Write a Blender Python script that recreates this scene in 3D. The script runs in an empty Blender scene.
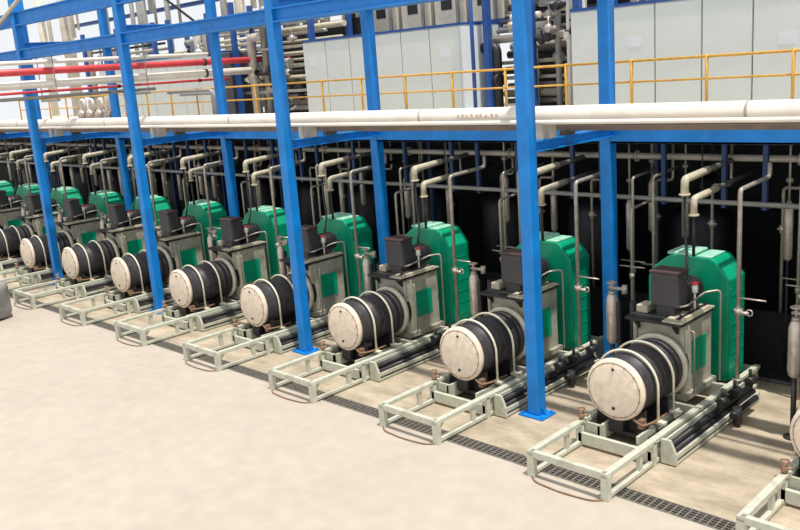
import bpy, bmesh, math, random
from mathutils import Vector, Matrix
random.seed(7)
PI = math.pi
SC = bpy.context.scene
COL = SC.collection

# ------------------------------------------------------------------ materials
def mat(name, col, rough=.55, metal=0., var=.12, scale=6., dirt=None, dirt_amt=.0, bump=0.):
    m = bpy.data.materials.new(name); m.use_nodes = True
    nt = m.node_tree; N = nt.nodes; L = nt.links
    b = N['Principled BSDF']
    b.inputs['Roughness'].default_value = rough; b.inputs['Metallic'].default_value = metal
    tc = N.new('ShaderNodeTexCoord')
    nz = N.new('ShaderNodeTexNoise'); nz.inputs['Scale'].default_value = scale; nz.inputs['Detail'].default_value = 5
    L.new(tc.outputs['Object'], nz.inputs['Vector'])
    r = N.new('ShaderNodeValToRGB')
    r.color_ramp.elements[0].position = .3; r.color_ramp.elements[1].position = .7
    r.color_ramp.elements[0].color = tuple(c*(1-var) for c in col)+(1,)
    r.color_ramp.elements[1].color = tuple(min(1, c*(1+var)) for c in col)+(1,)
    L.new(nz.outputs['Fac'], r.inputs['Fac'])
    out = r.outputs['Color']
    if dirt:
        n2 = N.new('ShaderNodeTexNoise'); n2.inputs['Scale'].default_value = scale*.45; n2.inputs['Detail'].default_value = 8
        n2.inputs['Roughness'].default_value = .7
        L.new(tc.outputs['Object'], n2.inputs['Vector'])
        r2 = N.new('ShaderNodeValToRGB'); r2.color_ramp.elements[0].position = .5; r2.color_ramp.elements[1].position = .72
        L.new(n2.outputs['Fac'], r2.inputs['Fac'])
        mu = N.new('ShaderNodeMath'); mu.operation = 'MULTIPLY'; mu.inputs[1].default_value = dirt_amt
        L.new(r2.outputs['Color'], mu.inputs[0])
        mx = N.new('ShaderNodeMix'); mx.data_type = 'RGBA'
        L.new(mu.outputs[0], mx.inputs['Factor']); L.new(out, mx.inputs[6]); mx.inputs[7].default_value = tuple(dirt)+(1,)
        out = mx.outputs[2]
    L.new(out, b.inputs['Base Color'])
    if bump:
        bp = N.new('ShaderNodeBump'); bp.inputs['Strength'].default_value = bump; bp.inputs['Distance'].default_value = .02
        L.new(nz.outputs['Fac'], bp.inputs['Height']); L.new(bp.outputs['Normal'], b.inputs['Normal'])
    return m

M = {
 'blue': mat('blue_paint', (.0, .205, .63), .5, 0, .14, 3, (.006, .06, .20), .3),
 'cream': mat('cream_paint', (.56, .51, .38), .5, 0, .12, 8, (.26, .19, .12), .5),
 'skid': mat('skid_paint', (.53, .54, .44), .5, 0, .1, 8, (.24, .19, .13), .5),
 'drumcap': mat('drum_cover', (.80, .68, .55), .55, 0, .10, 9, (.42, .28, .19), .4, .1),
 'drum':   mat('drum_shell', (.035, .032, .036), .5, .2, .35, 14, (.16, .11, .09), .35),
 'grey': mat('housing_paint', (.42, .40, .32), .5, 0, .15, 6, (.14, .10, .07), .65),
 'green': mat('green_paint', (.0, .33, .175), .36, 0, .10, 4, (.0, .16, .09), .3),
 'lid': mat('sunlit_green_paint', (.34, .70, .52), .4, 0, .2, 9, (.65, .66, .6), .6),  # sun on the guard tops painted in as pale green
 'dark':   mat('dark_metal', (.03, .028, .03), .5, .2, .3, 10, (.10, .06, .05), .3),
 'motor':  mat('motor_paint', (.055, .052, .055), .5, .1, .2, 6),
 'redrim': mat('maroon_rubber', (.075, .04, .04), .6, 0, .2, 8),
 'steel':  mat('steel_pipe', (.42, .38, .32), .38, .35, .15, 10, (.20, .13, .09), .4),
 'silver': mat('silver_jacket', (.58, .50, .43), .3, .4, .15, 9, (.24, .13, .09), .6),
 'pipe': mat('white_pipe_jacket', (.84, .78, .69), .45, 0, .06, 2.5, (.5, .40, .32), .3),
 'pipe2':  mat('grey_pipe', (.50, .45, .38), .5, 0, .15, 4, (.25, .18, .12), .4),
 'red':    mat('red_pipe_paint', (.66, .06, .07), .4, 0, .15, 4),
 'yellow': mat('yellow_paint', (.72, .38, .05), .45, 0, .15, 8, (.3, .16, .05), .35),
 'cab': mat('cabinet_panel', (.74, .77, .71), .5, 0, .04, 1.5, (.62, .67, .63), .4),
 'cab2': mat('cabinet_side_lit', (.80, .84, .84), .5, 0, .04, 1.5),  # paler than the doors: sky light on the sides painted in
 'seam':   mat('cabinet_gasket', (.10, .10, .12), .6),
 'sticker':mat('white_sticker', (.80, .80, .82), .5, 0, .03),
 'trimblue': mat('blue_trim', (.02, .085, .30), .4, 0, .1, 4),
 'black':  mat('black_plastic', (.012, .012, .014), .5, 0, .3, 8),
 'wall': mat('shade_black', (.010, .010, .012), .85, 0, .3, 1.5),  # near-black: shade under the deck put into the colour
 'deck': mat('deck_plate', (.05, .05, .055), .7, 0, .2, 3),  # dark underside colour carries the shade below the deck
 'decktop': mat('deck_bounce_paint', (.50, .49, .45), .6, 0, .15, 2, (.3, .27, .22), .4),  # pale deck top, set to bounce light onto the cabinets
 'shadepipe': mat('shaded_pipe', (.09, .085, .08), .6, .1, .2, 6),  # rear pipe runs: fading into shade painted as a dark colour
 'tray': mat('brown_tray', (.17, .13, .10), .6, 0, .2, 3),
 'hoop': mat('hoop_paint', (.74, .68, .54), .45, 0, .08, 9, (.35, .25, .16), .3),
 'tank': mat('tank_shade_black', (.010, .010, .013), .5, .1, .3, 3),  # undercroft shade is painted into the tanks' near-black colour
 'beige': mat('beige_unit', (.66, .60, .48), .6, 0, .12, 5, (.35, .28, .22), .4),
 'capbolt': mat('bolt_steel', (.30, .20, .14), .5, .2, .2, 12),
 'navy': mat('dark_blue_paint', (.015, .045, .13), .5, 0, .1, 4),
 'brass':  mat('brass_valve', (.32, .20, .13), .4, .5, .25, 12),
 'white':  mat('white_paint', (.8, .8, .77), .4, 0, .05),
 'rust':   mat('rusty_rod', (.24, .14, .08), .7, 0, .3, 12),
 'tarp':   mat('grey_tarpaulin', (.26, .25, .25), .7, 0, .12, 4),
 'grate':  mat('grate_steel', (.24, .22, .19), .5, .3, .2, 10),
 'trench': mat('trench_concrete', (.05, .045, .04), .9, 0, .3, 5),
 'duct':   mat('grey_duct', (.34, .33, .31), .5, .2, .15, 3),
}

def floor_mat(name, col, col2, scale, streak=0.):
    m = bpy.data.materials.new(name); m.use_nodes = True
    nt = m.node_tree; N = nt.nodes; L = nt.links; b = N['Principled BSDF']
    b.inputs['Roughness'].default_value = .75
    tc = N.new('ShaderNodeTexCoord'); mp = N.new('ShaderNodeMapping')
    mp.inputs['Scale'].default_value = (1, 1 if not streak else streak, 1)
    L.new(tc.outputs['Object'], mp.inputs['Vector'])
    n1 = N.new('ShaderNodeTexNoise'); n1.inputs['Scale'].default_value = scale; n1.inputs['Detail'].default_value = 8; n1.inputs['Roughness'].default_value = .6
    n2 = N.new('ShaderNodeTexNoise'); n2.inputs['Scale'].default_value = scale*9; n2.inputs['Detail'].default_value = 4
    L.new(mp.outputs[0], n1.inputs['Vector']); L.new(tc.outputs['Object'], n2.inputs['Vector'])
    r = N.new('ShaderNodeValToRGB'); r.color_ramp.elements[0].position = .35; r.color_ramp.elements[1].position = .65
    r.color_ramp.elements[0].color = col2+(1,); r.color_ramp.elements[1].color = col+(1,)
    L.new(n1.outputs['Fac'], r.inputs['Fac'])
    mx = N.new('ShaderNodeMix'); mx.data_type = 'RGBA'; mx.blend_type = 'MULTIPLY'; mx.inputs['Factor'].default_value = .25
    L.new(r.outputs['Color'], mx.inputs[6]); L.new(n2.outputs['Fac'], mx.inputs[7])
    L.new(mx.outputs[2], b.inputs['Base Color'])
    return m
M['apron'] = floor_mat('pale_concrete', (.54, .475, .395), (.50, .435, .36), .35)
M['pad'] = floor_mat('worn_concrete', (.58, .485, .36), (.35, .285, .20), 1.1, 2.2)

# ------------------------------------------------------------------ mesh builder
class MB:
    def __init__(s): s.v = []; s.f = []; s.sm = []
    def _add(s, vs, fs, smooth):
        n = len(s.v); s.v += [tuple(v) for v in vs]
        for i, f in enumerate(fs):
            s.f.append([a+n for a in f]); s.sm.append(smooth if isinstance(smooth, bool) else smooth[i])
        return s
    def box(s, x0, x1, y0, y1, z0, z1):
        vs = [(x, y, z) for z in (z0, z1) for y in (y0, y1) for x in (x0, x1)]
        return s._add(vs, [(0,2,3,1),(4,5,7,6),(0,1,5,4),(2,6,7,3),(0,4,6,2),(1,3,7,5)], False)
    def cham(s, x0, x1, y0, y1, z0, z1, c):
        # box with chamfered edges (all 12), 24 verts via bmesh bevel
        bm = bmesh.new(); bmesh.ops.create_cube(bm, size=1)
        bmesh.ops.scale(bm, vec=(x1-x0, y1-y0, z1-z0), verts=bm.verts)
        bmesh.ops.translate(bm, vec=((x0+x1)/2, (y0+y1)/2, (z0+z1)/2), verts=bm.verts)
        bmesh.ops.bevel(bm, geom=bm.edges[:], offset=c, segments=2, affect='EDGES', profile=.5)
        bm.verts.index_update()
        s._add([v.co[:] for v in bm.verts], [[v.index for v in f.verts] for f in bm.faces], False); bm.free(); return s
    def prism(s, pts, axis, a, b):
        # polygon pts in the plane perpendicular to axis, extruded a..b
        def P(p, t):
            return {'x': (t, p[0], p[1]), 'y': (p[0], t, p[1]), 'z': (p[0], p[1], t)}[axis]
        n = len(pts); vs = [P(p, a) for p in pts]+[P(p, b) for p in pts]
        fs = [list(range(n))[::-1], list(range(n, 2*n))]+[[i, (i+1) % n, n+(i+1) % n, n+i] for i in range(n)]
        return s._add(vs, fs, False)
    def lathe(s, prof, o, axis='z', n=24, close=True):
        # prof: list of (radius, height)
        vs = []; fs = []; sm = []
        ux = {'z': ((1,0,0),(0,1,0),(0,0,1)), 'y': ((1,0,0),(0,0,1),(0,1,0)), 'x': ((0,1,0),(0,0,1),(1,0,0))}[axis]
        A, B, C = map(Vector, ux); o = Vector(o)
        for r, h in prof:
            for i in range(n):
                t = 2*PI*i/n; vs.append(o+A*(r*math.cos(t))+B*(r*math.sin(t))+C*h)
        for k in range(len(prof)-1):
            flat = abs(prof[k][1]-prof[k+1][1]) < 1e-6
            for i in range(n):
                fs.append([k*n+i, k*n+(i+1) % n, (k+1)*n+(i+1) % n, (k+1)*n+i]); sm.append(not flat)
        if close:
            fs.append(list(range(n))[::-1]); sm.append(False)
            fs.append([(len(prof)-1)*n+i for i in range(n)]); sm.append(False)
        return s._add(vs, fs, sm)
    def cyl(s, o, r, h, axis='z', n=16):
        return s.lathe([(r, 0), (r, h)], o, axis, n)
    def tube(s, pts, r, n=10, bend=0., seg=5):
        P = [Vector(p) for p in pts]
        if bend:
            Q = [P[0]]
            for i in range(1, len(P)-1):
                a = (P[i-1]-P[i]); b = (P[i+1]-P[i]); d = min(bend, a.length*.45, b.length*.45)
                A = P[i]+a.normalized()*d; B = P[i]+b.normalized()*d
                for k in range(seg+1):
                    t = k/seg; Q.append(A*(1-t)**2+P[i]*2*t*(1-t)+B*t*t)
            Q.append(P[-1]); P = Q
        m = len(P); T = []
        for i in range(m):
            d = P[min(i+1, m-1)]-P[max(i-1, 0)]; T.append(d.normalized())
        u = T[0].orthogonal().normalized(); vs = []; fs = []; sm = []
        for i in range(m):
            if i:
                q = T[i-1].rotation_difference(T[i]); u = (q @ u).normalized()
            w = T[i].cross(u)
            for k in range(n):
                t = 2*PI*k/n; vs.append(P[i]+u*(r*math.cos(t))+w*(r*math.sin(t)))
        for i in range(m-1):
            for k in range(n):
                fs.append([i*n+k, i*n+(k+1) % n, (i+1)*n+(k+1) % n, (i+1)*n+k]); sm.append(True)
        fs.append(list(range(n))[::-1]); sm.append(False); fs.append([(m-1)*n+k for k in range(n)]); sm.append(False)
        return s._add(vs, fs, sm)
    def ring(s, o, R, r, axis='y', n=36, k=8, a0=0, a1=2*PI):
        pts = []
        for i in range(n+1):
            t = a0+(a1-a0)*i/n
            pts.append(Vector(o)+(Vector((R*math.cos(t), 0, R*math.sin(t))) if axis == 'y' else Vector((R*math.cos(t), R*math.sin(t), 0))))
        return s.tube(pts, r, k)
    def sphere(s, o, r, n=12, sz=1.):
        prof = [(r*math.sin(PI*i/8)+1e-4, -r*sz*math.cos(PI*i/8)) for i in range(9)]
        return s.lathe(prof, o, 'z', n)
    def build(s, name, m, parent=None, loc=None):
        me = bpy.data.meshes.new(name); me.from_pydata(s.v, [], s.f); me.update()
        bm = bmesh.new(); bm.from_mesh(me); bmesh.ops.recalc_face_normals(bm, faces=bm.faces); bm.to_mesh(me); bm.free()
        me.polygons.foreach_set('use_smooth', s.sm)
        me.materials.append(M[m] if isinstance(m, str) else m)
        o = bpy.data.objects.new(name, me); COL.objects.link(o)
        if parent: o.parent = parent
        if loc: o.location = loc
        return o

def tag(o, label, cat, group=None, kind=None):
    if label: o['label'] = label
    if cat: o['category'] = cat
    if group: o['group'] = group
    if kind: o['kind'] = kind
    return o
def struct(o, label=None):
    o['kind'] = 'structure'
    if label: o['label'] = label
    return o
def empty(name, loc=(0,0,0)):
    o = bpy.data.objects.new(name, None); COL.objects.link(o); o.location = loc; o.empty_display_size = .2
    return o
def copy_tree(o, parent=None):
    kids = list(o.children)
    c = o.copy(); COL.objects.link(c); c.parent = parent
    for ch in kids: copy_tree(ch, c)
    return c

# ------------------------------------------------------------------ camera, light
F = 855.68; yaw, pitch, roll = -.7857, -.2256, -.0737
CP = Vector((7.9349, -10.8957, 5.7776))
fw = Vector((math.sin(yaw)*math.cos(pitch), math.cos(yaw)*math.cos(pitch), math.sin(pitch)))
rt = fw.cross(Vector((0,0,1))).normalized(); up = rt.cross(fw)
c_, s_ = math.cos(roll), math.sin(roll)
rt, up = c_*rt+s_*up, -s_*rt+c_*up
cam = bpy.data.cameras.new('camera'); co = bpy.data.objects.new('camera', cam); COL.objects.link(co)
cam.sensor_width = 36; cam.lens = 36*F/800; cam.clip_end = 500
mw = Matrix((rt, up, -fw)).transposed().to_4x4(); mw.translation = CP; co.matrix_world = mw
SC.camera = co

w = bpy.data.worlds.new('world'); SC.world = w; w.use_nodes = True
bg = w.node_tree.nodes['Background']; bg.inputs[0].default_value = (.95, .975, 1, 1); bg.inputs[1].default_value = .95
sun = bpy.data.lights.new('sun', 'SUN'); so = bpy.data.objects.new('sun', sun); COL.objects.link(so)
sun.energy = 4.2; sun.angle = math.radians(1.2); sun.color = (1, .95, .88)
d = Vector((-.28, .06, -1.0))
so.rotation_euler = d.to_track_quat('-Z', 'Y').to_euler()
vs = SC.view_settings; vs.view_transform = 'Standard'; vs.look = 'None'; vs.gamma = 1; vs.use_curve_mapping = False; vs.exposure = 0.0

# ------------------------------------------------------------------ setting
TY0, TY1 = -1.66, -1.36
struct(MB().box(-60, 20, -25, TY0, -.3, 0).build('floor', 'apron'), 'pale cream concrete apron in front of the machines')
struct(MB().box(-60, 20, TY1, 3.4, -.3, 0).build('floor', 'pad'), 'worn darker concrete under the machines')
struct(MB().box(-60, 20, 3.4, 14, -.3, 0).build('floor', 'wall'), 'floor under the deck with the shade painted in near-black')  # shade under the deck painted into the floor colour
struct(MB().box(-45, 12, 3.9, 4.0, 0, 1.1).build('shade_screen', 'wall'), 'low dark screen added under the deck to deepen the shade')  # added screen that keeps the space under the deck black
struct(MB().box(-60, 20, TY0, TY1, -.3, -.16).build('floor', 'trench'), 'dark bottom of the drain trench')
struct(MB().box(-45, 12, 7.0, 7.2, 0, 4.3).build('wall_back', 'wall'), 'wall behind the machines under the deck, shade painted in near-black')  # wall colour near-black to stand in for undercroft shade
struct(MB().box(-45, 12, 3.3, 16, 4.455, 4.459).build('floor', 'decktop'), 'light grey top sheet added on the upper deck to bounce light')  # thin pale sheet added to bounce light onto the cabinets
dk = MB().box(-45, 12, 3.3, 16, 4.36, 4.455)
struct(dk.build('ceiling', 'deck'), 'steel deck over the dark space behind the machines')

# drain grates: 3 m pieces of crossed bars
def grate():
    b = MB()
    b.box(-1.49, 1.49, TY0, TY0+.025, -.03, .004); b.box(-1.49, 1.49, TY1-.025, TY1, -.03, .004)
    for q in range(4): 
        y = TY0+.06+q*.06; b.box(-1.49, 1.49, y-.006, y+.006, -.025, 0)
    for q in range(31):
        x = -1.47+q*.098; b.box(x-.009, x+.009, TY0, TY1, -.03, .003)
    return b.build('drain_grate', 'grate')
ORD = ['second', 'third', 'fourth', 'fifth', 'sixth', 'seventh', 'eighth', 'ninth', 'tenth', 'eleventh', 'twelfth', 'thirteenth']
def nth(k): return 'rightmost' if k < 0 else ORD[k]+' from the right'
g0 = grate()
for k in range(-1, 11):
    o = g0 if k == -1 else g0.copy()
    if k != -1: COL.objects.link(o)
    o.location = (1.8-3*k+.9, 0, 0)
    tag(o, 'steel floor grate over the drain trench by the %s machine of the row' % nth(k).replace(' from the right', ''), 'grate', 'drain grates in front of the machines')
    if k > -1: o['label'] = 'steel floor grate over the drain trench by the compressor %s' % nth(k)

# ------------------------------------------------------------------ compressor unit
def make_unit():
    r = empty('compressor_unit')
    # skid
    b = MB()
    for s in (-1, 1):
        x = .595*s
        b.box(x-.05, x+.05, -1.87, 3.1, .34, .40)      # top flange
        b.box(x-.012, x+.012, -.55, 3.1, .07, .34)     # web
        b.box(x-.04, x+.04, -1.80, 3.1, .03, .08)      # bottom bar
        b.box(x-.055, x+.055, -1.87, -1.78, 0, .36)    # front corner leg
        b.box(x-.03, x+.03, -.98, -.90, .06, .34)      # upright
        b.prism([(-1.80, .34), (-1.62, .34), (-1.80, .16)], 'x', x-.01, x+.01)   # gusset
        b.box(x-.05, x+.05, -.62, -.54, 0, .36)
    b.box(-.6, .6, -1.86, -1.78, .31, .40)
    b.box(-.6, .6, -.62, -.55, .05, .22)
    for y in (.9, 2.0, 3.04): b.box(-.6, .6, y, y+.08, .1, .36)
    b.build('skid_frame', 'skid', r)
    b = MB(); b.box(-.66, -.30, -.50, -.46, .02, .36); b.box(-.34, -.30, -.50, .8, .1, .34); b.box(.30, .34, -.50, .8, .1, .34)
    b.build('support_plate', 'skid', r)
    b = MB(); b.tube([(-.6, -1.84, .015), (-.45, -1.97, .015), (0, -2.02, .015), (.45, -1.97, .015), (.6, -1.84, .015)], .012, 6, .2)
    b.build('front_rod', 'rust', r)
    # outboard channel on the right side
    b = MB()
    b.box(.68, .71, -.42, 2.5, .30, .36); b.box(.84, .88, -.42, 2.5, .10, .16); b.box(.66, .88, -.42, 2.5, .02, .05)
    b.prism([(.66, .02), (.89, .02), (.89, .18), (.80, .38), (.66, .38)], 'y', -.45, -.40)
    ch = b.build('side_channel', 'skid', r)
    b = MB(); b.cyl((.765, -.38, .15), .07, 2.85, 'y', 12); b.cyl((.76, -.38, .27), .045, 2.8, 'y', 8)
    b.build('black_hose', 'black', ch)
    b = MB()
    for y in (1.25, 1.7, 2.3):
        b.cyl((.76, y, .36), .08, .22, 'y', 12); b.cyl((.76, y+.1, .40), .03, .16, 'z', 8)
    b.cyl((1.0, 1.35, .05), .07, .26, 'z', 12); b.cyl((.98, 1.2, .22), .05, .9, 'y', 10)
    b.build('feed_valve_set', 'dark', r)
    # drum
    zc, R, dx = .90, .472, -.15
    b = MB(); b.lathe([(R*.97, -.24), (R*.97, 1.16)], (dx, 0, zc), 'y', 40)
    for y in (.22, .36, .68, .82): b.lathe([(R*.97, y), (R*.97+.012, y+.01), (R*.97+.012, y+.03), (R*.97, y+.04)], (dx, 0, zc), 'y', 40, False)
    sh = b.build('drum_shell', 'drum', r)
    b = MB(); b.lathe([(.02, -.345), (.36, -.35), (.42, -.335), (R, -.31), (R+.008, -.30), (R+.008, -.25), (R*.97, -.25)], (dx, 0, zc), 'y', 40)
    cv = b.build('end_cover', 'drumcap', r)
    b = MB(); b.ring((dx, -.335, zc), .425, .006, 'y', 36, 5)
    for i in range(14):
        t = 2*PI*(i+.5)/14; b.cyl((dx+.425*math.cos(t), -.355, zc+.425*math.sin(t)), .011, .03, 'y', 6)
    b.build('bolt_ring', 'capbolt', cv)
    b = MB(); b.cyl((dx, -.365, zc+.33), .022, .03, 'y', 8); b.build('cover_plug', 'dark', cv)
    b = MB(); b.cyl((dx, -.365, zc-.28), .026, .03, 'y', 8); b.build('cover_plug', 'dark', cv)
    b = MB(); b.lathe([(.40, .94), (.50, .94), (.515, .96), (.515, 1.03), (.40, 1.03)], (dx, 0, zc), 'y', 36)
    b.build('drum_flange', 'hoop', r)
    for y in (.04, .52):
        b = MB(); Rh = .515
        pts = [(dx-Rh, y, .38)]+[(dx+Rh*math.cos(t), y, zc+Rh*math.sin(t)) for t in [PI-PI*i/24 for i in range(25)]]+[(dx+Rh, y, .38)]
        b.tube(pts, .021, 8); b.box(dx+Rh-.05, dx+Rh+.12, y-.05, y+.05, .37, .41); b.box(dx-Rh-.05, dx-Rh+.05, y-.05, y+.05, .37, .41)
        b.build('drum_hoop', 'hoop', r)
    b = MB()
    for y in (-.16, .55):
        b.prism([(dx-.40, .22), (dx+.40, .22), (dx+.40, .60), (dx+.27, .52), (dx, .44), (dx-.27, .52), (dx-.40, .60)], 'y', y, y+.07)
    b.box(-.5, .5, -.24, .95, .18, .24); b.box(dx-.12, dx+.12, -.3, -.22, .24, .50)
    b.build('drum_saddle', 'dark', r)
    b = MB(); b.tube([(dx+.3, -.30, .50), (dx+.46, -.34, .44), (dx+.50, -.1, .42), (dx+.52, .3, .43)], .02, 6, .08); b.box(dx+.38, dx+.46, -.32, -.22, .38, .52)
    b.build('drain_hose', 'rust', r)
    # front valves on rails
    b = MB(); b.sphere((-.60, -.52, .46), .055, 10); b.cyl((-.60, -.52, .40), .03, .16, 'z', 8); b.ring((-.60, -.52, .57), .05, .012, 'z', 16, 6); b.cyl((-.66, -.50, .47), .02, .16, 'x', 8)
    b.build('drain_valve', 'brass', r)
    # gearbox
    b = MB(); b.cham(-.62, .24, 1.12, 2.1, .40, 1.58, .03)
    b.box(-.66, .30, 1.08, 2.14, .34, .44)
    b.box(-.62, -.56, 1.09, 1.15, .44, 1.56); b.box(.19, .25, 1.09, 1.15, .44, 1.56); b.box(.20, .262, 1.22, 1.27, .5, 1.56)
    gb = b.build('gearbox_housing', 'grey', r)
    b = MB(); b.box(.235, .255, 1.36, 1.86, .72, 1.26); b.build('inspection_panel', 'green', gb)['label'] = 'green inspection panel'
    b = MB(); b.box(.08, .16, 1.105, 1.125, .98, 1.18); b.build('vent_slot', 'black', gb)
    b = MB(); b.box(-.69, .27, .95, 2.12, 1.585, 1.63); b.prism([(.96, 1.59), (1.13, 1.59), (1.13, 1.40)], 'x', -.56, -.51); b.prism([(.96, 1.59), (1.13, 1.59), (1.13, 1.40)], 'x', .1, .15)
    tp = b.build('top_plate', 'dark', r)
    b = MB(); b.box(-.05, .275, .96, 2.11, 1.63, 1.655); b.cham(.12, .27, 1.05, 1.98, 1.65, 1.70, .012)
    b.build('plate_cover', 'cream', tp)
    b = MB(); b.cham(-.66, -.46, 1.25, 1.55, 1.63, 1.76, .02); b.build('lifting_block', 'cream', tp)
    b = MB(); b.box(.16, .22, 1.0, 2.0, 1.69, 1.705)
    for y in (1.1, 1.4, 1.7, 1.95): b.cyl((.19, y, 1.70), .022, .04, 'z', 6)
    b.build('bolt_strip', 'dark', tp)
    # motor box
    b = MB(); b.cham(-.38, .08, 1.22, 1.56, 1.80, 2.34, .02); b.box(-.3, .0, 1.26, 1.5, 1.62, 1.82)
    mb = b.build('terminal_box', 'motor', r)
    b = MB(); b.cham(-.40, .10, 1.20, 1.58, 2.34, 2.375, .01); b.build('box_lid', 'redrim', mb)
    b = MB(); b.cyl((-.10, 1.58, 1.92), .20, .52, 'y', 20); b.lathe([(.1, 1.54), (.17, 1.56), (.2, 1.58)], (-.10, 0, 1.92), 'y', 20)
    for i in range(5): b.lathe([(.20, 1.62+i*.09), (.225, 1.62+i*.09), (.225, 1.65+i*.09), (.20, 1.65+i*.09)], (-.10, 0, 1.92), 'y', 20)
    b.box(-.28, .08, 1.62, 1.95, 1.63, 1.80)
    b.build('electric_motor', 'dark', r)
    b = MB(); b.cyl((.17, 1.62, 1.98), .05, .13, 'z', 12); b.cyl((.17, 1.62, 1.68), .018, .30, 'z', 8); g = b.build('pressure_gauge', 'white', r)
    b = MB(); b.lathe([(.035, .0), (.058, .0), (.058, .04), (.035, .05)], (.17, 1.62, 2.11), 'z', 12); b.build('gauge_cap', 'red', g)
    b = MB(); b.tube([(-.02, 1.3, 1.78), (.20, 1.3, 1.84), (.20, 1.9, 1.92), (.40, 2.05, 1.95), (.40, 2.05, .42)], .017, 8, .08)
    b.build('lube_line', 'steel', r)
    b = MB(); b.tube([(.33, 1.28, .42), (.33, 1.28, 1.45), (.22, 1.28, 1.45)], .014, 6, .06); b.build('lube_line', 'steel', r)
    # belt guard: arched green cover
    gx0, gx1, gy0, gy1, zt = -1.0, .42, 2.3, 2.95, 2.38
    b = MB()
    prof = [(gx0, .30), (gx0, 1.96), (gx0+.12, 2.16), (gx0+.34, zt-.04), (gx0+.42, zt), (gx1-.32, zt), (gx1-.24, zt-.03), (gx1, 2.04), (gx1, .30)]
    b.prism(prof, 'y', gy0, gy1)
    gd = b.build('belt_guard', 'green', r)
    bv = gd.modifiers.new('bevel', 'BEVEL'); bv.width = .018; bv.segments = 2; bv.limit_method = 'ANGLE'
    b = MB(); b.cham(gx0+.34, gx0+.80, gy0+.02, gy1-.05, zt, zt+.05, .015); b.cyl((gx0+.6, 2.6, zt+.04), .09, .05, 'z', 14)
    b.cham(gx0+.86, gx1-.30, gy0+.02, gy1-.1, zt, zt+.025, .01)
    b.build('guard_hatch', 'lid', gd)['label'] = 'hatch on top of the guard, sunlight painted in pale green'  # pale colour stands in for sun on the guard top
    b = MB()
    b.box(gx1-.01, gx1+.02, gy0+.02, gy0+.07, .35, 1.9)
    for i in range(6): b.box(gx1-.01, gx1+.006, gy0+.03, gy1-.05, .5+i*.25, .52+i*.25)
    b.build('side_rib', 'green', gd)
    b = MB(); b.cham(-.78, -.58, 2.2, 2.3, 1.5, 1.9, .02); b.build('switch_box', 'green', gd)
    b = MB(); b.box(gx0+.02, gx1-.02, gy0+.02, gy1-.02, .02, .30); b.build('guard_base', 'dark', gd)
    b = MB(); b.cyl((-.9, 1.72, .62), .16, .52, 'y', 18); b.box(-1.0, -.64, 1.7, 2.2, .36, .46); b.cyl((-.8, 1.4, .9), .05, .85, 'z', 10); b.cyl((-.9, 1.4, .9), .04, .3, 'x', 8)
    b.build('oil_pump', 'dark', r)
    return r

u0 = make_unit()
G = 'green and grey compressor units standing in one long row'
for k in range(-1, 12):
    o = u0 if k == -1 else copy_tree(u0)
    o.location = (1.8-3*k, 0, 0)
    if k == -1: l = 'green compressor unit cut off by the right edge of the photo'
    elif k == 0: l = 'nearest fully visible green compressor unit with cream drum end, second from the right'
    else: l = 'green compressor unit with cream drum end on a pale skid, %s' % nth(k)
    tag(o, l, 'compressor', G)

# ------------------------------------------------------------------ filter bottles between the units
def make_bottle():
    r = empty('filter_vessel')
    b = MB(); b.lathe([(.03, .94), (.08, .98), (.10, 1.06), (.10, 1.70), (.08, 1.78), (.05, 1.84)], (0, 0, 0), 'z', 18)
    b.build('vessel_body', 'silver', r)
    b = MB(); b.cyl((0, 0, 1.82), .06, .05, 'z', 12); b.cyl((0, 0, 1.86), .025, .16, 'z', 8); b.ring((0, 0, 2.02), .075, .014, 'z', 16, 6); b.cyl((-.075, 0, 2.02), .012, .15, 'x', 6); b.cyl((-.06, 0, 1.93), .03, .3, 'x', 8); b.cyl((.24, 0, 1.86), .05, .14, 'z', 8)
    b.build('top_valve', 'steel', r)
    b = MB(); b.cyl((0, 0, .0), .04, .98, 'z', 10); b.lathe([(.13, 0), (.13, .02), (.05, .03)], (0, 0, 0), 'z', 12)
    b.box(.10, .16, -.03, .03, .0, 1.7)
    b.build('stand', 'dark', r)
    return r
b0 = make_bottle()
for k in range(-1, 12):
    o = b0 if k == -1 else copy_tree(b0)
    o.location = (1.8-3*k-1.2, 1.42, 0)
    tag(o, 'silver upright filter bottle left of the %s compressor%s' % (('rightmost', '') if k < 0 else (ORD[k], ' from the right')), 'filter', 'silver filter bottles between the compressors')

# riser pipes with bend at the top
def make_riser():
    r = empty('riser_pipe')
    b = MB(); b.tube([(0, 0, .41), (0, 0, 3.55), (0, 1.15, 3.60), (0, 1.15, 3.83)], .038, 10, .08); b.lathe([(.08, .40), (.08, .42), (.045, .425)], (0, 0, 0), 'z', 12)
    b.build('pipe_run', 'steel', r)
    b = MB(); b.cyl((0, 0, 1.52), .07, .10, 'z', 10); b.cyl((0, -.02, 1.56), .03, .18, 'x', 8); b.ring((.18, 0, 1.57), .05, .012, 'y', 14, 6)
    b.cyl((.02, 0, 1.80), .014, .42, 'x', 8)
    b.build('hand_valve', 'silver', r)
    return r
r0 = make_riser()
for k in range(-1, 12):
    o = r0 if k == -1 else copy_tree(r0)
    o.location = (1.8-3*k+.61, 2.24, 0)
    tag(o, 'thin steel riser pipe standing right of the %s compressor%s' % (('rightmost', '') if k < 0 else (ORD[k], ' from the right')), 'pipe', 'steel riser pipes beside the compressors')

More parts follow.
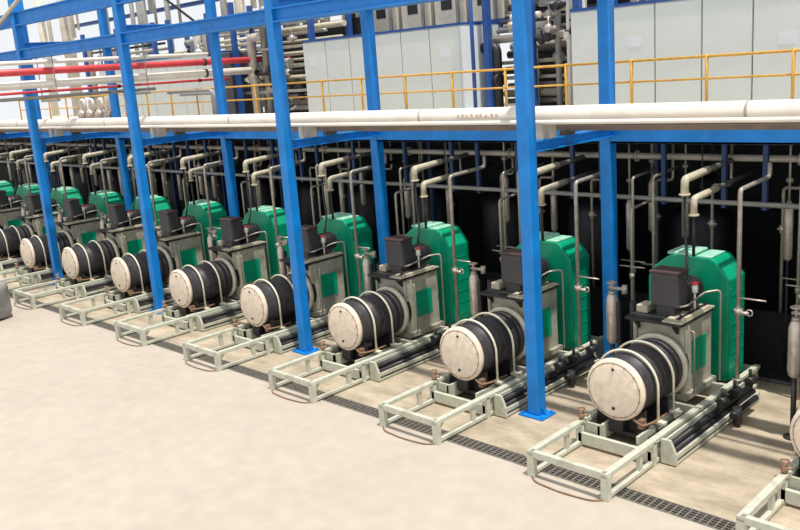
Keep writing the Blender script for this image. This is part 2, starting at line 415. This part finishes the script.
# cream elbow ducts over each unit
def make_upper():
    r = empty('upper_elbow_pipe')
    b = MB(); b.tube([(-.24, 2.1, 3.46), (-.24, 2.1, 3.70), (-.24, 2.95, 3.745)], .065, 12, .07)
    b.lathe([(.09, 0), (.09, .03), (.06, .03)], (-.24, 2.1, 3.44), 'z', 14)
    b.build('pipe_run', 'cream', r)
    b = MB(); b.tube([(-.24, 2.94, 3.745), (-.24, 4.6, 3.83)], .05, 10); b.build('rear_run', 'shadepipe', r)  # same pipe, darkened in colour where it runs into shade
    b = MB(); b.tube([(-.24, 2.1, 3.45), (-.24, 2.1, 2.9), (-.20, 2.1, 2.5), (-.1, 1.9, 2.1)], .024, 8, .1)
    b.build('drop_hose', 'dark', r)
    return r
def make_lower():
    r = empty('lower_elbow_pipe')
    b = MB(); b.tube([(-.16, 2.26, 3.10), (-.16, 2.26, 3.36), (-.16, 3.1, 3.41)], .06, 12, .07)
    b.lathe([(.085, 0), (.085, .03), (.06, .03)], (-.16, 2.26, 3.08), 'z', 14)
    b.build('pipe_run', 'cream', r)
    b = MB(); b.tube([(-.16, 3.09, 3.41), (-.16, 4.6, 3.50)], .045, 10); b.build('rear_run', 'shadepipe', r)  # lower pipe continued in the painted-shade colour
    b = MB(); b.tube([(-.16, 2.26, 3.1), (-.16, 2.26, 2.40)], .028, 8)
    b.build('drop_hose', 'dark', r)
    return r
ua, la = make_upper(), make_lower()
for k in range(-1, 12):
    a = ua if k == -1 else copy_tree(ua); c = la if k == -1 else copy_tree(la)
    w_ = 'rightmost compressor' if k < 0 else ORD[k]+' compressor from the right'
    for o in (a, c): o.location = (1.8-3*k, 0, 0)
    tag(a, 'upper cream elbow pipe above the %s' % w_, 'pipe', 'upper cream elbow pipes over the compressors')
    tag(c, 'lower cream elbow pipe above the %s' % w_, 'pipe', 'lower cream elbow pipes over the compressors')

# ------------------------------------------------------------------ blue steel frame
def ibeam_x(b, x0, x1, y, z0, z1, w=.2):
    b.box(x0, x1, y-w/2, y+w/2, z1-.03, z1); b.box(x0, x1, y-w/2, y+w/2, z0, z0+.03); b.box(x0, x1, y-.012, y+.012, z0, z1)
    return b
def ibeam_y(b, y0, y1, x, z0, z1, w=.16):
    b.box(x-w/2, x+w/2, y0, y1, z1-.025, z1); b.box(x-w/2, x+w/2, y0, y1, z0, z0+.025); b.box(x-.01, x+.01, y0, y1, z0, z1)
    return b
def post(x, y, top, wx, label, group):
    r = empty('steel_post', (x, y, 0))
    b = MB(); b.cham(-wx/2, wx/2, -.11, .11, .03, top, .015); b.build('column', 'blue', r)
    b = MB(); b.box(-.24, .24, -.2, .2, 0, .03)
    for sx in (-1, 1):
        for sy in (-1, 1): b.cyl((.19*sx, .15*sy, .03), .02, .04, 'z', 6)
    b.prism([(wx/2, .03), (wx/2+.08, .03), (wx/2, .18)], 'y', -.01, .01); b.prism([(-wx/2, .03), (-wx/2-.08, .03), (-wx/2, .18)], 'y', -.01, .01)
    b.build('base_plate', 'blue', r)
    tag(r, label, 'steel post', group)
    return r
FR = ['nearest tall blue front post, right of centre with a bolted base', 'tall blue front post, second nearest, left of centre', 'tall blue front post, third nearest, beside the sixth compressor', 'tall blue front post farthest left in the photo']
for k in range(0, 4):
    post(-6*k, 0, 9.4, .22, FR[k], 'blue posts in the front line')
post(-24, 0, 9.4, .22, 'blue front post beyond the left edge of the photo', 'blue posts in the front line')
RR = ['blue rear post just left of the nearest full compressor', 'blue rear post between the two big cabinet blocks and left centre', 'blue rear post, third from the right in the rear line', 'blue rear post, fourth from the right in the rear line', 'blue rear post farthest left in the rear line']
RR[1] = 'blue rear post standing before the left half of the long grey cabinet block'
for k in range(0, 5):
    post(-6*k-.28, 2.85, 9.4, .22, RR[k], 'blue posts in the rear line')

tag(ibeam_x(MB(), -30, 6, .0, 6.82, 7.10, .2).build('roof_beam', 'blue'), 'long blue steel beam joining the tall front posts high up', 'steel beam')
tag(ibeam_x(MB(), -30, 6, 2.85, 7.06, 7.34, .2).build('roof_beam', 'blue'), 'long blue steel beam joining the rear posts high up', 'steel beam')
tag(ibeam_x(MB(), -30, 6, .0, 7.76, 8.14, .2).build('roof_beam', 'blue'), 'uppermost blue beam on the front posts, seen at the top left corner', 'steel beam')
tag(ibeam_x(MB(), -30, 6, 2.85, 8.35, 8.60, .18).build('roof_beam', 'blue'), 'uppermost blue beam on the rear posts, touching the top edge', 'steel beam')
tag(ibeam_x(MB(), -34, 9, 2.85, 4.20, 4.54, .2).box(-34, 9, 2.75, 2.765, 4.2, 4.54).build('deck_beam', 'blue'), 'long blue beam along the deck edge right under the white pipe', 'steel beam')
for k in range(0, 5):
    x = -6*k-.14
    tag(ibeam_y(MB(), .11, 2.74, x, 4.32, 4.50).build('cross_beam', 'blue'), 'short blue cross beam under the white pipe at the %s post pair from the right' % (['first']+ORD)[k], 'steel beam', 'short blue cross beams under the white pipe')
    tag(ibeam_y(MB(), .10, 2.75, x, 7.10, 7.30).build('cross_beam', 'blue'), 'high blue cross beam between the %s front and rear posts from the right' % (['first']+ORD)[k], 'steel beam', 'high blue cross beams between posts')
# braces
tag(MB().tube([(-20.6, -.2, 7.3), (-15.6, -.2, 8.9)], .06, 8).build('diagonal_brace', 'cream'), 'pale diagonal brace at the top left corner', 'brace')
tag(MB().tube([(-15.2, 2.82, 8.6), (-12.9, 2.82, 7.34)], .035, 8).build('diagonal_brace', 'dark'), 'dark diagonal brace running down to the rear roof beam', 'brace')

# ------------------------------------------------------------------ long pipes on the rack
r = empty('main_pipe', (0, .8, 0))
b = MB(); b.cyl((-40, 0, 4.88), .135, 50, 'x', 20); b.build('pipe_jacket', 'pipe', r)
for x in range(-36, 10, 6):
    b = MB(); b.lathe([(.135, 0), (.141, 0), (.141, .04), (.135, .04)], (x+3.1, 0, 4.88), 'x', 20, False); b.build('joint_band', 'pipe2', r)
for k in range(0, 5):
    b = MB(); b.box(-6*k-.22, -6*k-.06, -.1, .1, 4.50, 4.76); b.build('pipe_shoe', 'pipe2', r)
b = MB()
for i, (a, h) in enumerate([(0,.05),(.10,.08),(.19,.05),(.30,.08),(.42,.06),(.50,.08),(.62,.05),(.74,.08),(.84,.06)]):
    t0 = -.15; 
    b.box(-1.95+a, -1.95+a+.05, -.139, -.133, 4.88-h/2, 4.88+h/2)
b.box(-1.95, -1.05, -.1375, -.134, 4.845, 4.86); b.build('faded_stencil', mat('faded_red_stencil', (.60, .49, .44), .6), r)['label'] = 'faded reddish stencil marks on the pipe'
tag(r, 'long fat white insulated pipe crossing the whole picture', 'pipe')
r = empty('small_pipe', (0, .56, 0))
b = MB(); b.cyl((-40, 0, 4.775), .036, 50, 'x', 14); b.build('pipe_run', 'pipe', r)
for k in range(0, 5):
    b = MB(); b.box(-6*k-.2, -6*k-.08, -.03, .03, 4.50, 4.745); b.build('pipe_shoe', 'pipe2', r)
tag(r, 'thinner white pipe running just under the fat white pipe', 'pipe')
tb = MB().box(-34, 9, 1.18, 1.50, 4.585, 4.60).box(-34, 9, 1.15, 1.18, 4.585, 4.66).box(-34, 9, 1.50, 1.53, 4.585, 4.66)
for k in range(5): tb.box(-6*k-.2, -6*k-.08, 1.2, 1.48, 4.50, 4.59)
tag(tb.build('cable_tray', 'tray'), 'brown cable tray just behind and below the two long white pipes', 'cable tray')
# manifolds under the deck
for (y, z, rr, l, m_) in [(3.9, 3.83, .06, 'upper brownish manifold pipe running along behind the elbow pipes', 'pipe2'),
                      (3.5, 3.10, .045, 'lower dark header pipe running behind the risers', 'duct'),
                      (4.4, 4.05, .05, 'dark pipe close under the deck', 'duct')]:
    r = empty('header_pipe', (0, y, 0))
    b = MB(); b.cyl((-38, 0, z), rr, 46, 'x', 12); b.build('pipe_run', m_, r)
    for x in range(-36, 8, 6):
        b = MB(); b.cyl((x+1.2, 0, z), .015, 4.36-z, 'z', 6); b.ring((x+1.2, 0, z), rr+.012, .012, 'y', 14, 6); b.build('hanger', 'dark', r)
    if y == 3.9:
        for x in range(-36, 8, 3):
            b = MB(); b.lathe([(rr, 0), (rr+.05, 0), (rr+.05, .04), (rr, .04)], (x-.3, 0, z), 'x', 14, False); b.build('pipe_flange', 'silver', r)
    tag(r, l, 'pipe')

# hanging silver tubes under the deck, in groups
hx = []
for k in range(-1, 11):
    base = 1.8-3*k-1.9
    for j, dx in enumerate((0, .34, .9)):
        hx.append((base+dx-.35, 3.9+.25*j, 1.95+.12*((j*7+k*3) % 4), k, j))
proto = None
for (x, y, z0, k, j) in hx:
    if proto is None:
        proto = empty('hanging_tube')
        b = MB(); b.lathe([(.03, 0), (.075, .06), (.075, .95), (.03, 1.05)], (0, 0, 0), 'z', 12); b.build('jacket', 'silver', proto)
        b = MB(); b.cyl((0, 0, 1.03), .022, 1.3, 'z', 8); b.cyl((-.05, 0, 1.4), .04, .1, 'x', 8); b.build('feed_line', 'steel', proto)
        b = MB(); b.cyl((0, 0, -1.9), .02, 1.92, 'z', 8); b.build('drain_line', 'dark', proto)
        o = proto
    else: o = copy_tree(proto)
    o.location = (x, y, z0)
    tag(o, 'silver tube hanging behind the %s compressor%s, %s of three' % (('rightmost', '') if k < 0 else (ORD[k], ' from the right')) .__add__((['left', 'middle', 'right'][j],)), 'tube', 'silver tubes hanging under the deck')

# tanks in the undercroft, shade put into their near-black colour
tp_ = None
for i in range(16):
    if tp_ is None:
        tp_ = empty('dark_tank')
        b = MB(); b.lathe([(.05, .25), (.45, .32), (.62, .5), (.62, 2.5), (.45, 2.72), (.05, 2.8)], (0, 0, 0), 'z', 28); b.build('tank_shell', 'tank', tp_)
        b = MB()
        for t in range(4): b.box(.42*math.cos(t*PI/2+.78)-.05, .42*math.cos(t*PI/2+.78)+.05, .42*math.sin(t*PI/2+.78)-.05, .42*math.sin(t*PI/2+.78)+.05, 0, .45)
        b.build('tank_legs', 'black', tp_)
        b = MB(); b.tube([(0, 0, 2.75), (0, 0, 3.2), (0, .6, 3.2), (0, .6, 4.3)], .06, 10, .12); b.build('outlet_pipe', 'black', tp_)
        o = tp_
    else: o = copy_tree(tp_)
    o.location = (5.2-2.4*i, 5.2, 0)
    tag(o, 'upright tank under the deck with the shade painted in near-black', 'tank', 'dark tanks in the shade under the deck')
    if i > 0: o['label'] = 'upright tank under the deck with the shade painted in near-black'
# slim blue deck columns, X from the picture
for i in range(10):
    x = -.25-3.0*i
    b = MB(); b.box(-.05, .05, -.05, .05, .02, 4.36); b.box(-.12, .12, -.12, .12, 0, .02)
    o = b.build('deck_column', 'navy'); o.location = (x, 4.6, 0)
    tag(o, 'slim blue deck column in the shade, %s from the right' % (['first']+ORD)[i], 'steel post', 'slim blue columns under the deck')
# extra small risers in the dark right part
for i, (dx, h, y) in enumerate([(1.35, 3.0, 2.9), (1.62, 3.55, 3.2), (1.15, 3.5, 3.3)]):
    pt = None
    for k in range(-1, 8):
        if pt is None:
            b = MB(); b.tube([(0, 0, .0), (0, 0, h), (.0, .9, h+.05)], .028, 8, .08); b.cyl((-.0, 0, 1.7), .05, .09, 'z', 8); b.cyl((-.25, 0, 1.92), .014, .5, 'x', 6)
            o = pt = b.build('thin_riser', 'steel')
        else:
            o = pt.copy(); COL.objects.link(o)
        o.location = (1.8-3*k+dx-.0, y, 0)
        tag(o, 'thin dull steel riser behind the %s compressor%s, %s of three' % (('rightmost', '') if k < 0 else (ORD[k], ' from the right')).__add__((['front', 'rear right', 'rear left'][i],)), 'pipe', 'thin dull risers behind the compressors')

hp = None
for i in range(26):
    x = 4.6-1.05*i
    if hp is None:
        hp = empty('deck_hanger')
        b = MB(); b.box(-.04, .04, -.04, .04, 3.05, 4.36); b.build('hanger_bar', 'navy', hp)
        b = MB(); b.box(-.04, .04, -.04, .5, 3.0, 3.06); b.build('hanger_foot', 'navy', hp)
        o = hp
    else: o = copy_tree(hp)
    o.location = (x+.22*math.sin(i*2.3), 3.55, 0)
    tag(o, 'slim dark blue hanger under the deck carrying the dark header pipe', 'hanger', 'slim dark blue hangers under the deck')
cl = None
for i in range(22):
    if cl is None:
        cl = empty('vertical_line')
        b = MB(); b.tube([(0, 0, .0), (0, 0, 3.3), (.35, 0, 3.3), (.35, 0, 4.05)], .03, 8, .08); b.build('pipe_run', 'steel', cl)
        b = MB(); b.cyl((0, 0, 2.5), .055, .14, 'z', 10); b.cyl((-.09, 0, 2.57), .02, .18, 'x', 8); b.build('valve', 'silver', cl)
        o = cl
    else: o = copy_tree(cl)
    o.location = (4.9-1.27*i, 4.15+.3*(i % 3 == 1), 0)
    tag(o, 'thin bent steel line with a small valve standing in the dark under the deck', 'pipe', 'thin bent lines in the dark under the deck')

# ------------------------------------------------------------------ yellow handrail on the deck
def rail(x0, x1, posts, label):
    r = empty('handrail', (x0, 5, 4.46)); X = x0; Z = 4.46
    b = MB(); b.cyl((0, 0, 5.58-Z), .028, x1-x0, 'x', 10); b.build('top_rail', 'yellow', r)
    b = MB(); b.cyl((0, 0, 5.17-Z), .022, x1-x0, 'x', 10); b.build('mid_rail', 'yellow', r)
    b = MB(); b.box(0, x1-x0, -.01, .01, 0, .12); b.build('toe_board', 'yellow', r)
    for p in posts:
        b = MB(); b.cyl((p-X, 0, 0), .032, 5.62-Z, 'z', 10); b.box(p-X-.06, p-X+.06, -.05, .05, 0, .015); b.build('rail_post', 'yellow', r)
    tag(r, label, 'handrail')
pR = [-2.55+1.58*i for i in range(6)]
rail(-2.55, 7.0, [-2.55, -1.0, .57, 2.15, 3.73, 5.3, 6.9], 'yellow handrail in front of the right cabinet block')
rail(-12.1, -2.56, [-12.1, -10.5, -8.92, -7.31, -5.75, -4.16], 'yellow handrail in front of the middle cabinet block')
rail(-21.2, -12.4, [-12.45, -13.6, -15.2, -16.8, -18.4, -20.0, -21.1], 'yellow handrail in the left part behind the red pipe')
rail(-31, -21.5, [-21.6, -23.2, -24.8, -26.4, -28, -29.6, -31], 'yellow handrail farthest left')

# ------------------------------------------------------------------ cabinets on the deck
def make_cab(wd, ht):
    r = empty('cabinet')
    b = MB(); b.box(-wd/2+.012, wd/2-.012, 0, 1.6, 0.08, ht); b.build('body', 'cab2', r)
    b = MB(); b.box(-wd/2+.018, wd/2-.018, -.03, 0, .10, ht-.03); b.build('door_panel', 'cab', r)
    b = MB(); b.box(-wd/2, wd/2, .01, 1.58, 0, .08); b.box(-wd/2, -wd/2+.012, .0, 1.5, .08, ht-.02); b.box(wd/2-.012, wd/2, .0, 1.5, .08, ht-.02); b.build('plinth', 'seam', r)
    b = MB(); b.box(-wd/2, wd/2, -.05, 1.62, ht, ht+.06); b.build('top_trim', 'trimblue', r)
    return r
cp = make_cab(1.035, 2.27); first = True
stick = {('A', 1): (.05, 5.97), ('B', 0): (-.1, 6.13), ('B', 5): (.0, 6.07), ('A', 4): (.15, 5.80)}
def cabs(block, x0, n, where):
    global first
    for i in range(n):
        if first: o = cp; first = False
        else: o = copy_tree(cp)
        x = x0+1.035*(i+.5); o.location = (x, 6.33, 4.46)
        tag(o, 'tall grey green cabinet, %s from the left in the %s block' % ((['first']+ORD)[i], where), 'cabinet', 'grey cabinets of the %s block' % where)
        if (block, i) in stick:
            dx, z = stick[(block, i)]
            b = MB(); b.box(dx-.16, dx+.16, -.036, -.03, z-4.46-.11, z-4.46+.11); b.build('notice_sheet', 'sticker', o)
cabs('A', -3.25, 11, 'right')
cabs('B', -12.75, 6, 'middle')
cabs('C', -25.8, 8, 'left')
r = MB().cyl((-6.02, 6.16, 4.46), .05, 4.2, 'z', 10).build('slim_column', 'trimblue'); tag(r, 'slim blue upright in front of the right end of the middle cabinet block', 'steel post')
struct(MB().box(-6.54, -6.50, 6.3, 7.9, 4.46, 6.7).build('trim_1', 'cab2'))  # end sheet in the paler side colour with sky light painted in

# ------------------------------------------------------------------ clutter between cabinet blocks: pipe racks
def rack(x0, x1, y0, label, seed, m_=('pipe2', 'cream', 'duct', 'dark', 'steel', 'pipe'), back=True):
    rnd = random.Random(seed)
    r = empty('pipe_rack', ((x0+x1)/2, y0, 4.46)); cx = (x0+x1)/2
    zz = 4.46
    for x in (x0-cx+.1, x1-cx-.1, 0.1*rnd.random()):
        for y in (0, 1.6):
            b = MB(); b.box(x-.08, x+.08, y-.08, y+.08, 0, 3.9); b.build('upright', 'trimblue', r)
    for i in range(18):
        z = .25+i*.2; b = MB(); y = rnd.uniform(0.15, 1.5); rr = rnd.choice((.05, .07, .1))
        b.cyl((x0-cx, y, z), rr, x1-x0, 'x', 12); b.build('cross_pipe', rnd.choice(m_), r)
    for i in range(11):
        x = rnd.uniform(x0-cx+.2, x1-cx-.2); y = rnd.uniform(.1, .9); rr = rnd.choice((.05, .08, .14))
        z1 = rnd.uniform(1.6, 3.6)
        b = MB(); b.tube([(x, y, 0), (x, y, z1), (x+rnd.choice((-.5, .5)), y, z1)], rr, 10, .15); b.cyl((x-.1, y, z1*.5), rr+.05, .2, 'x', 10); b.build('drop_pipe', rnd.choice(m_), r)
    for i in range(16):
        x = rnd.uniform(x0-cx+.2, x1-cx-.2); z = rnd.uniform(.3, 2.6); y = rnd.uniform(0, .6)
        b = MB(); b.sphere((x, y, z), .12, 10); b.cyl((x-.22, y, z), .05, .44, 'x', 10); b.cyl((x, y, z), .03, .26, 'z', 8); b.ring((x, y, z+.26), .09, .016, 'z', 14, 6)
        b.build('valve', rnd.choice(('silver', 'white', 'dark')), r)
    if not back: tag(r, label, 'pipe rack'); return
    b = MB(); b.box(x0-cx-.35, x1-cx+.25, 1.75, 1.8, 0, 3.0); b.build('back_panel', 'tank', r)
    tag(r, label, 'pipe rack')
rack(-6.3, -3.4, 7.0, 'crowded rack of pipes and valves between the middle and right cabinet blocks', 3)
rack(-17.3, -13.0, 7.0, 'crowded rack of pipes and valves left of the middle cabinet block', 5)

rack(-24.0, -18.2, 8.6, 'pipe rack showing above the right half of the left cabinets', 8, back=False)
rack(-31.5, -25.0, 8.6, 'pipe rack showing above the left end of the left cabinets', 9, back=False)
# tall grey ducts left of middle block, and scaffold pipes behind
for i, (x, y, h, rr) in enumerate([(-15.6, 9.12, 6.5, .28), (-14.8, 9.1, 6.5, .18), (-16.8, 9.3, 6.5, .22)]):
    b = MB(); b.lathe([(rr, 0), (rr, h)], (0, 0, 0), 'z', 18)
    for q in range(5): b.lathe([(rr, q*1.3+.3), (rr+.03, q*1.3+.3), (rr+.03, q*1.3+.36), (rr, q*1.3+.36)], (0, 0, 0), 'z', 18, False)
    o = b.build('tall_duct', 'duct', loc=(x, y, 4.46)); tag(o, ['thickest tall grey duct rising behind the left pipe rack', 'thinnest tall grey duct rising behind the left pipe rack', 'leftmost tall grey duct rising behind the left pipe rack'][i], 'duct')

# beige ventilation units on the platform behind the middle block
vp = None
for i in range(9):
    if vp is None:
        vp = empty('ventilation_unit')
        b = MB(); b.cham(-.62, .62, 0, 1.2, 0, 1.5, .03); b.build('casing', 'beige', vp)
        b = MB(); b.box(-.32, .1, -.02, .01, .45, 1.05); b.build('louvre_opening', 'black', vp)
        b = MB(); b.cyl((.42, -.12, -.0), .06, 1.6, 'z', 10); b.build('side_pipe', 'duct', vp)
        b = MB(); b.box(-.62, .62, -.06, 1.2, -.10, 0); b.build('base_frame', 'trimblue', vp)
        o = vp
    else: o = copy_tree(vp)
    o.location = (-14.0+1.42*i, 9.7, 6.95)
    tag(o, 'beige ventilation unit with dark opening above the middle cabinets, %s from the left' % (['first']+ORD)[i], 'ventilation unit', 'beige ventilation units above the middle cabinets')
r = empty('upper_platform', (-8, 9.6, 4.46))
b = MB(); b.box(-8.5, 5.5, -.1, 1.6, 2.24, 2.38); b.build('platform_plate', 'trimblue', r)
for x in (-8.3, -5, -1.5, 2.0, 5.3):
    b = MB(); b.box(x-.08, x+.08, 0, .16, 0, 2.24); b.build('platform_leg', 'trimblue', r)
tag(r, 'narrow raised platform behind the middle cabinets carrying the beige units', 'platform')

# red and white pipes crossing front to back at the left
def ypipe(name, x, y0, y1, z, rr, m_, label, hang=True):
    r = empty(name, (x, 0, 0))
    b = MB(); b.cyl((0, y0, z), rr, y1-y0, 'y', 14); b.build('pipe_run', m_, r)
    for y in (2.3, 5.2, 8.0):
        if y < y1:
            b = MB(); b.lathe([(rr, 0), (rr+.02, 0), (rr+.02, .08), (rr, .08)], (0, y, z), 'y', 14, False)
            b.build('clamp', 'dark', r)
    tag(r, label, 'pipe')
ypipe('red_pipe', -16.5, -7, 9.5, 6.42, .10, 'red', 'bright red pipe crossing front to back at the upper left')
ypipe('white_pipe', -16.5, -7, 8.4, 6.07, .12, 'pipe', 'white pipe running just below the bright red pipe')
ypipe('grey_pipe', -16.6, -7, 3.4, 5.70, .05, 'duct', 'thin grey pipe below the white crossing pipe')
ypipe('grey_pipe', -16.9, -7, 6.4, 5.86, .04, 'red', 'thin pink red pipe close under the white crossing pipe')
ypipe('white_pipe', -16.2, -7, 5.5, 6.66, .06, 'pipe', 'thin white pipe just above the bright red pipe')
# trapeze hangers for crossing pipes
for i, y in enumerate((.0, 2.85)):
    b = MB(); b.box(-17.1, -16.0, y-.04, y+.04, 5.56, 5.63); zt = 6.82 if i == 0 else 7.06
    for x in (-17.05, -16.05): b.cyl((x, y, 5.6), .015, zt-5.6, 'z', 6)
    tag(b.build('pipe_hanger', 'duct'), ['trapeze hanger under the front roof beam holding the crossing pipes', 'trapeze hanger under the rear roof beam holding the crossing pipes'][i], 'hanger')
# valve group standing on the white pipe rack at left
for i in range(4):
    r = empty('white_valve', (-18.75-.62*i, 2.85, 4.54))
    b = MB(); b.cyl((0, 0, .0), .10, .61, 'z', 12); b.tube([(0, 0, .6), (0, 0, .95), (.25, 0, .95), (.25, 0, .6)], .06, 10, .12); b.build('bend', 'pipe', r)
    b = MB(); b.sphere((0, 0, .45), .17, 12); b.lathe([(.16, 0), (.16, .04)], (0, 0, .2), 'z', 12); b.build('valve_body', 'silver', r)
    tag(r, 'white bent valve on the pipe rack at upper left, %s of four' % ['first', 'second', 'third', 'last'][i], 'valve', 'white bent valves at the upper left')
tag(MB().tube([(-16.2, 3.6, 5.55), (-13.8, 3.6, 5.55), (-13.8, 3.6, 4.46)], .05, 10, .15).build('bent_pipe', 'duct'), 'dark bent pipe ending on the deck left of the second rear post', 'pipe')
tag(MB().tube([(-16.0, 3.9, 5.45), (-14.1, 3.9, 5.45), (-14.1, 3.9, 4.46)], .04, 10, .15).build('bent_pipe', 'duct'), 'thinner dark bent pipe just inside the other bent pipe', 'pipe')

# far background plant beyond the left cabinets
rnd = random.Random(11)
for i in range(12):
    x = -44+i*2.2; h = rnd.uniform(4.5, 6); rr = rnd.choice((.12, .16, .22))
    b = MB(); b.cyl((0, 0, 0), rr, h+3, 'z', 12); b.tube([(0, 0, h+1), (1.0, 0, h+1), (1.0, 0, h-1)], rr*.6, 8, .3)
    o = b.build('tall_pipe', rnd.choice(('pipe2', 'beige', 'duct')), loc=(x, 12.5+rnd.uniform(-1, 1), 4.46))
    tag(o, 'tall pipe stack far behind the left cabinets, %s from the left' % (['first']+ORD)[i], 'pipe', 'tall pipe stacks behind the left cabinets')
for i, (x0, x1, y, z0, z1, l) in enumerate([(-46, -20, 14.5, 7.0, 7.25, 'lower'), (-46, -20, 14.5, 9.6, 9.8, 'upper')]):
    o = ibeam_x(MB(), x0, x1, y, z0, z1).build('distant_beam', 'trimblue'); tag(o, 'distant %s blue beam behind the tall pipe stacks at left' % l, 'steel beam')

# grey tarpaulin bundle at the left edge
bm = bmesh.new(); bmesh.ops.create_icosphere(bm, subdivisions=4, radius=1)
from mathutils import noise
for v in bm.verts:
    p = v.co.copy(); n = noise.noise(p*1.7)*.16+noise.noise(p*5)*.05
    q = Vector((math.copysign(abs(p.x)**.6, p.x)*.75, math.copysign(abs(p.y)**.6, p.y)*.75, math.copysign(abs(p.z)**.7, p.z)*.55))
    q *= (1+n); q.z = max(q.z+.5, 0); v.co = q
me = bpy.data.meshes.new('tarpaulin_bundle'); bm.to_mesh(me); bm.free(); me.materials.append(M['tarp'])
for p in me.polygons: p.use_smooth = True
o = bpy.data.objects.new('tarpaulin_bundle', me); COL.objects.link(o); o.location = (-15.75, -3.25, 0); o.scale = (1, 1, 1.15)
tag(o, 'grey covered bundle on the pale floor at the left edge of the photo', 'bundle')
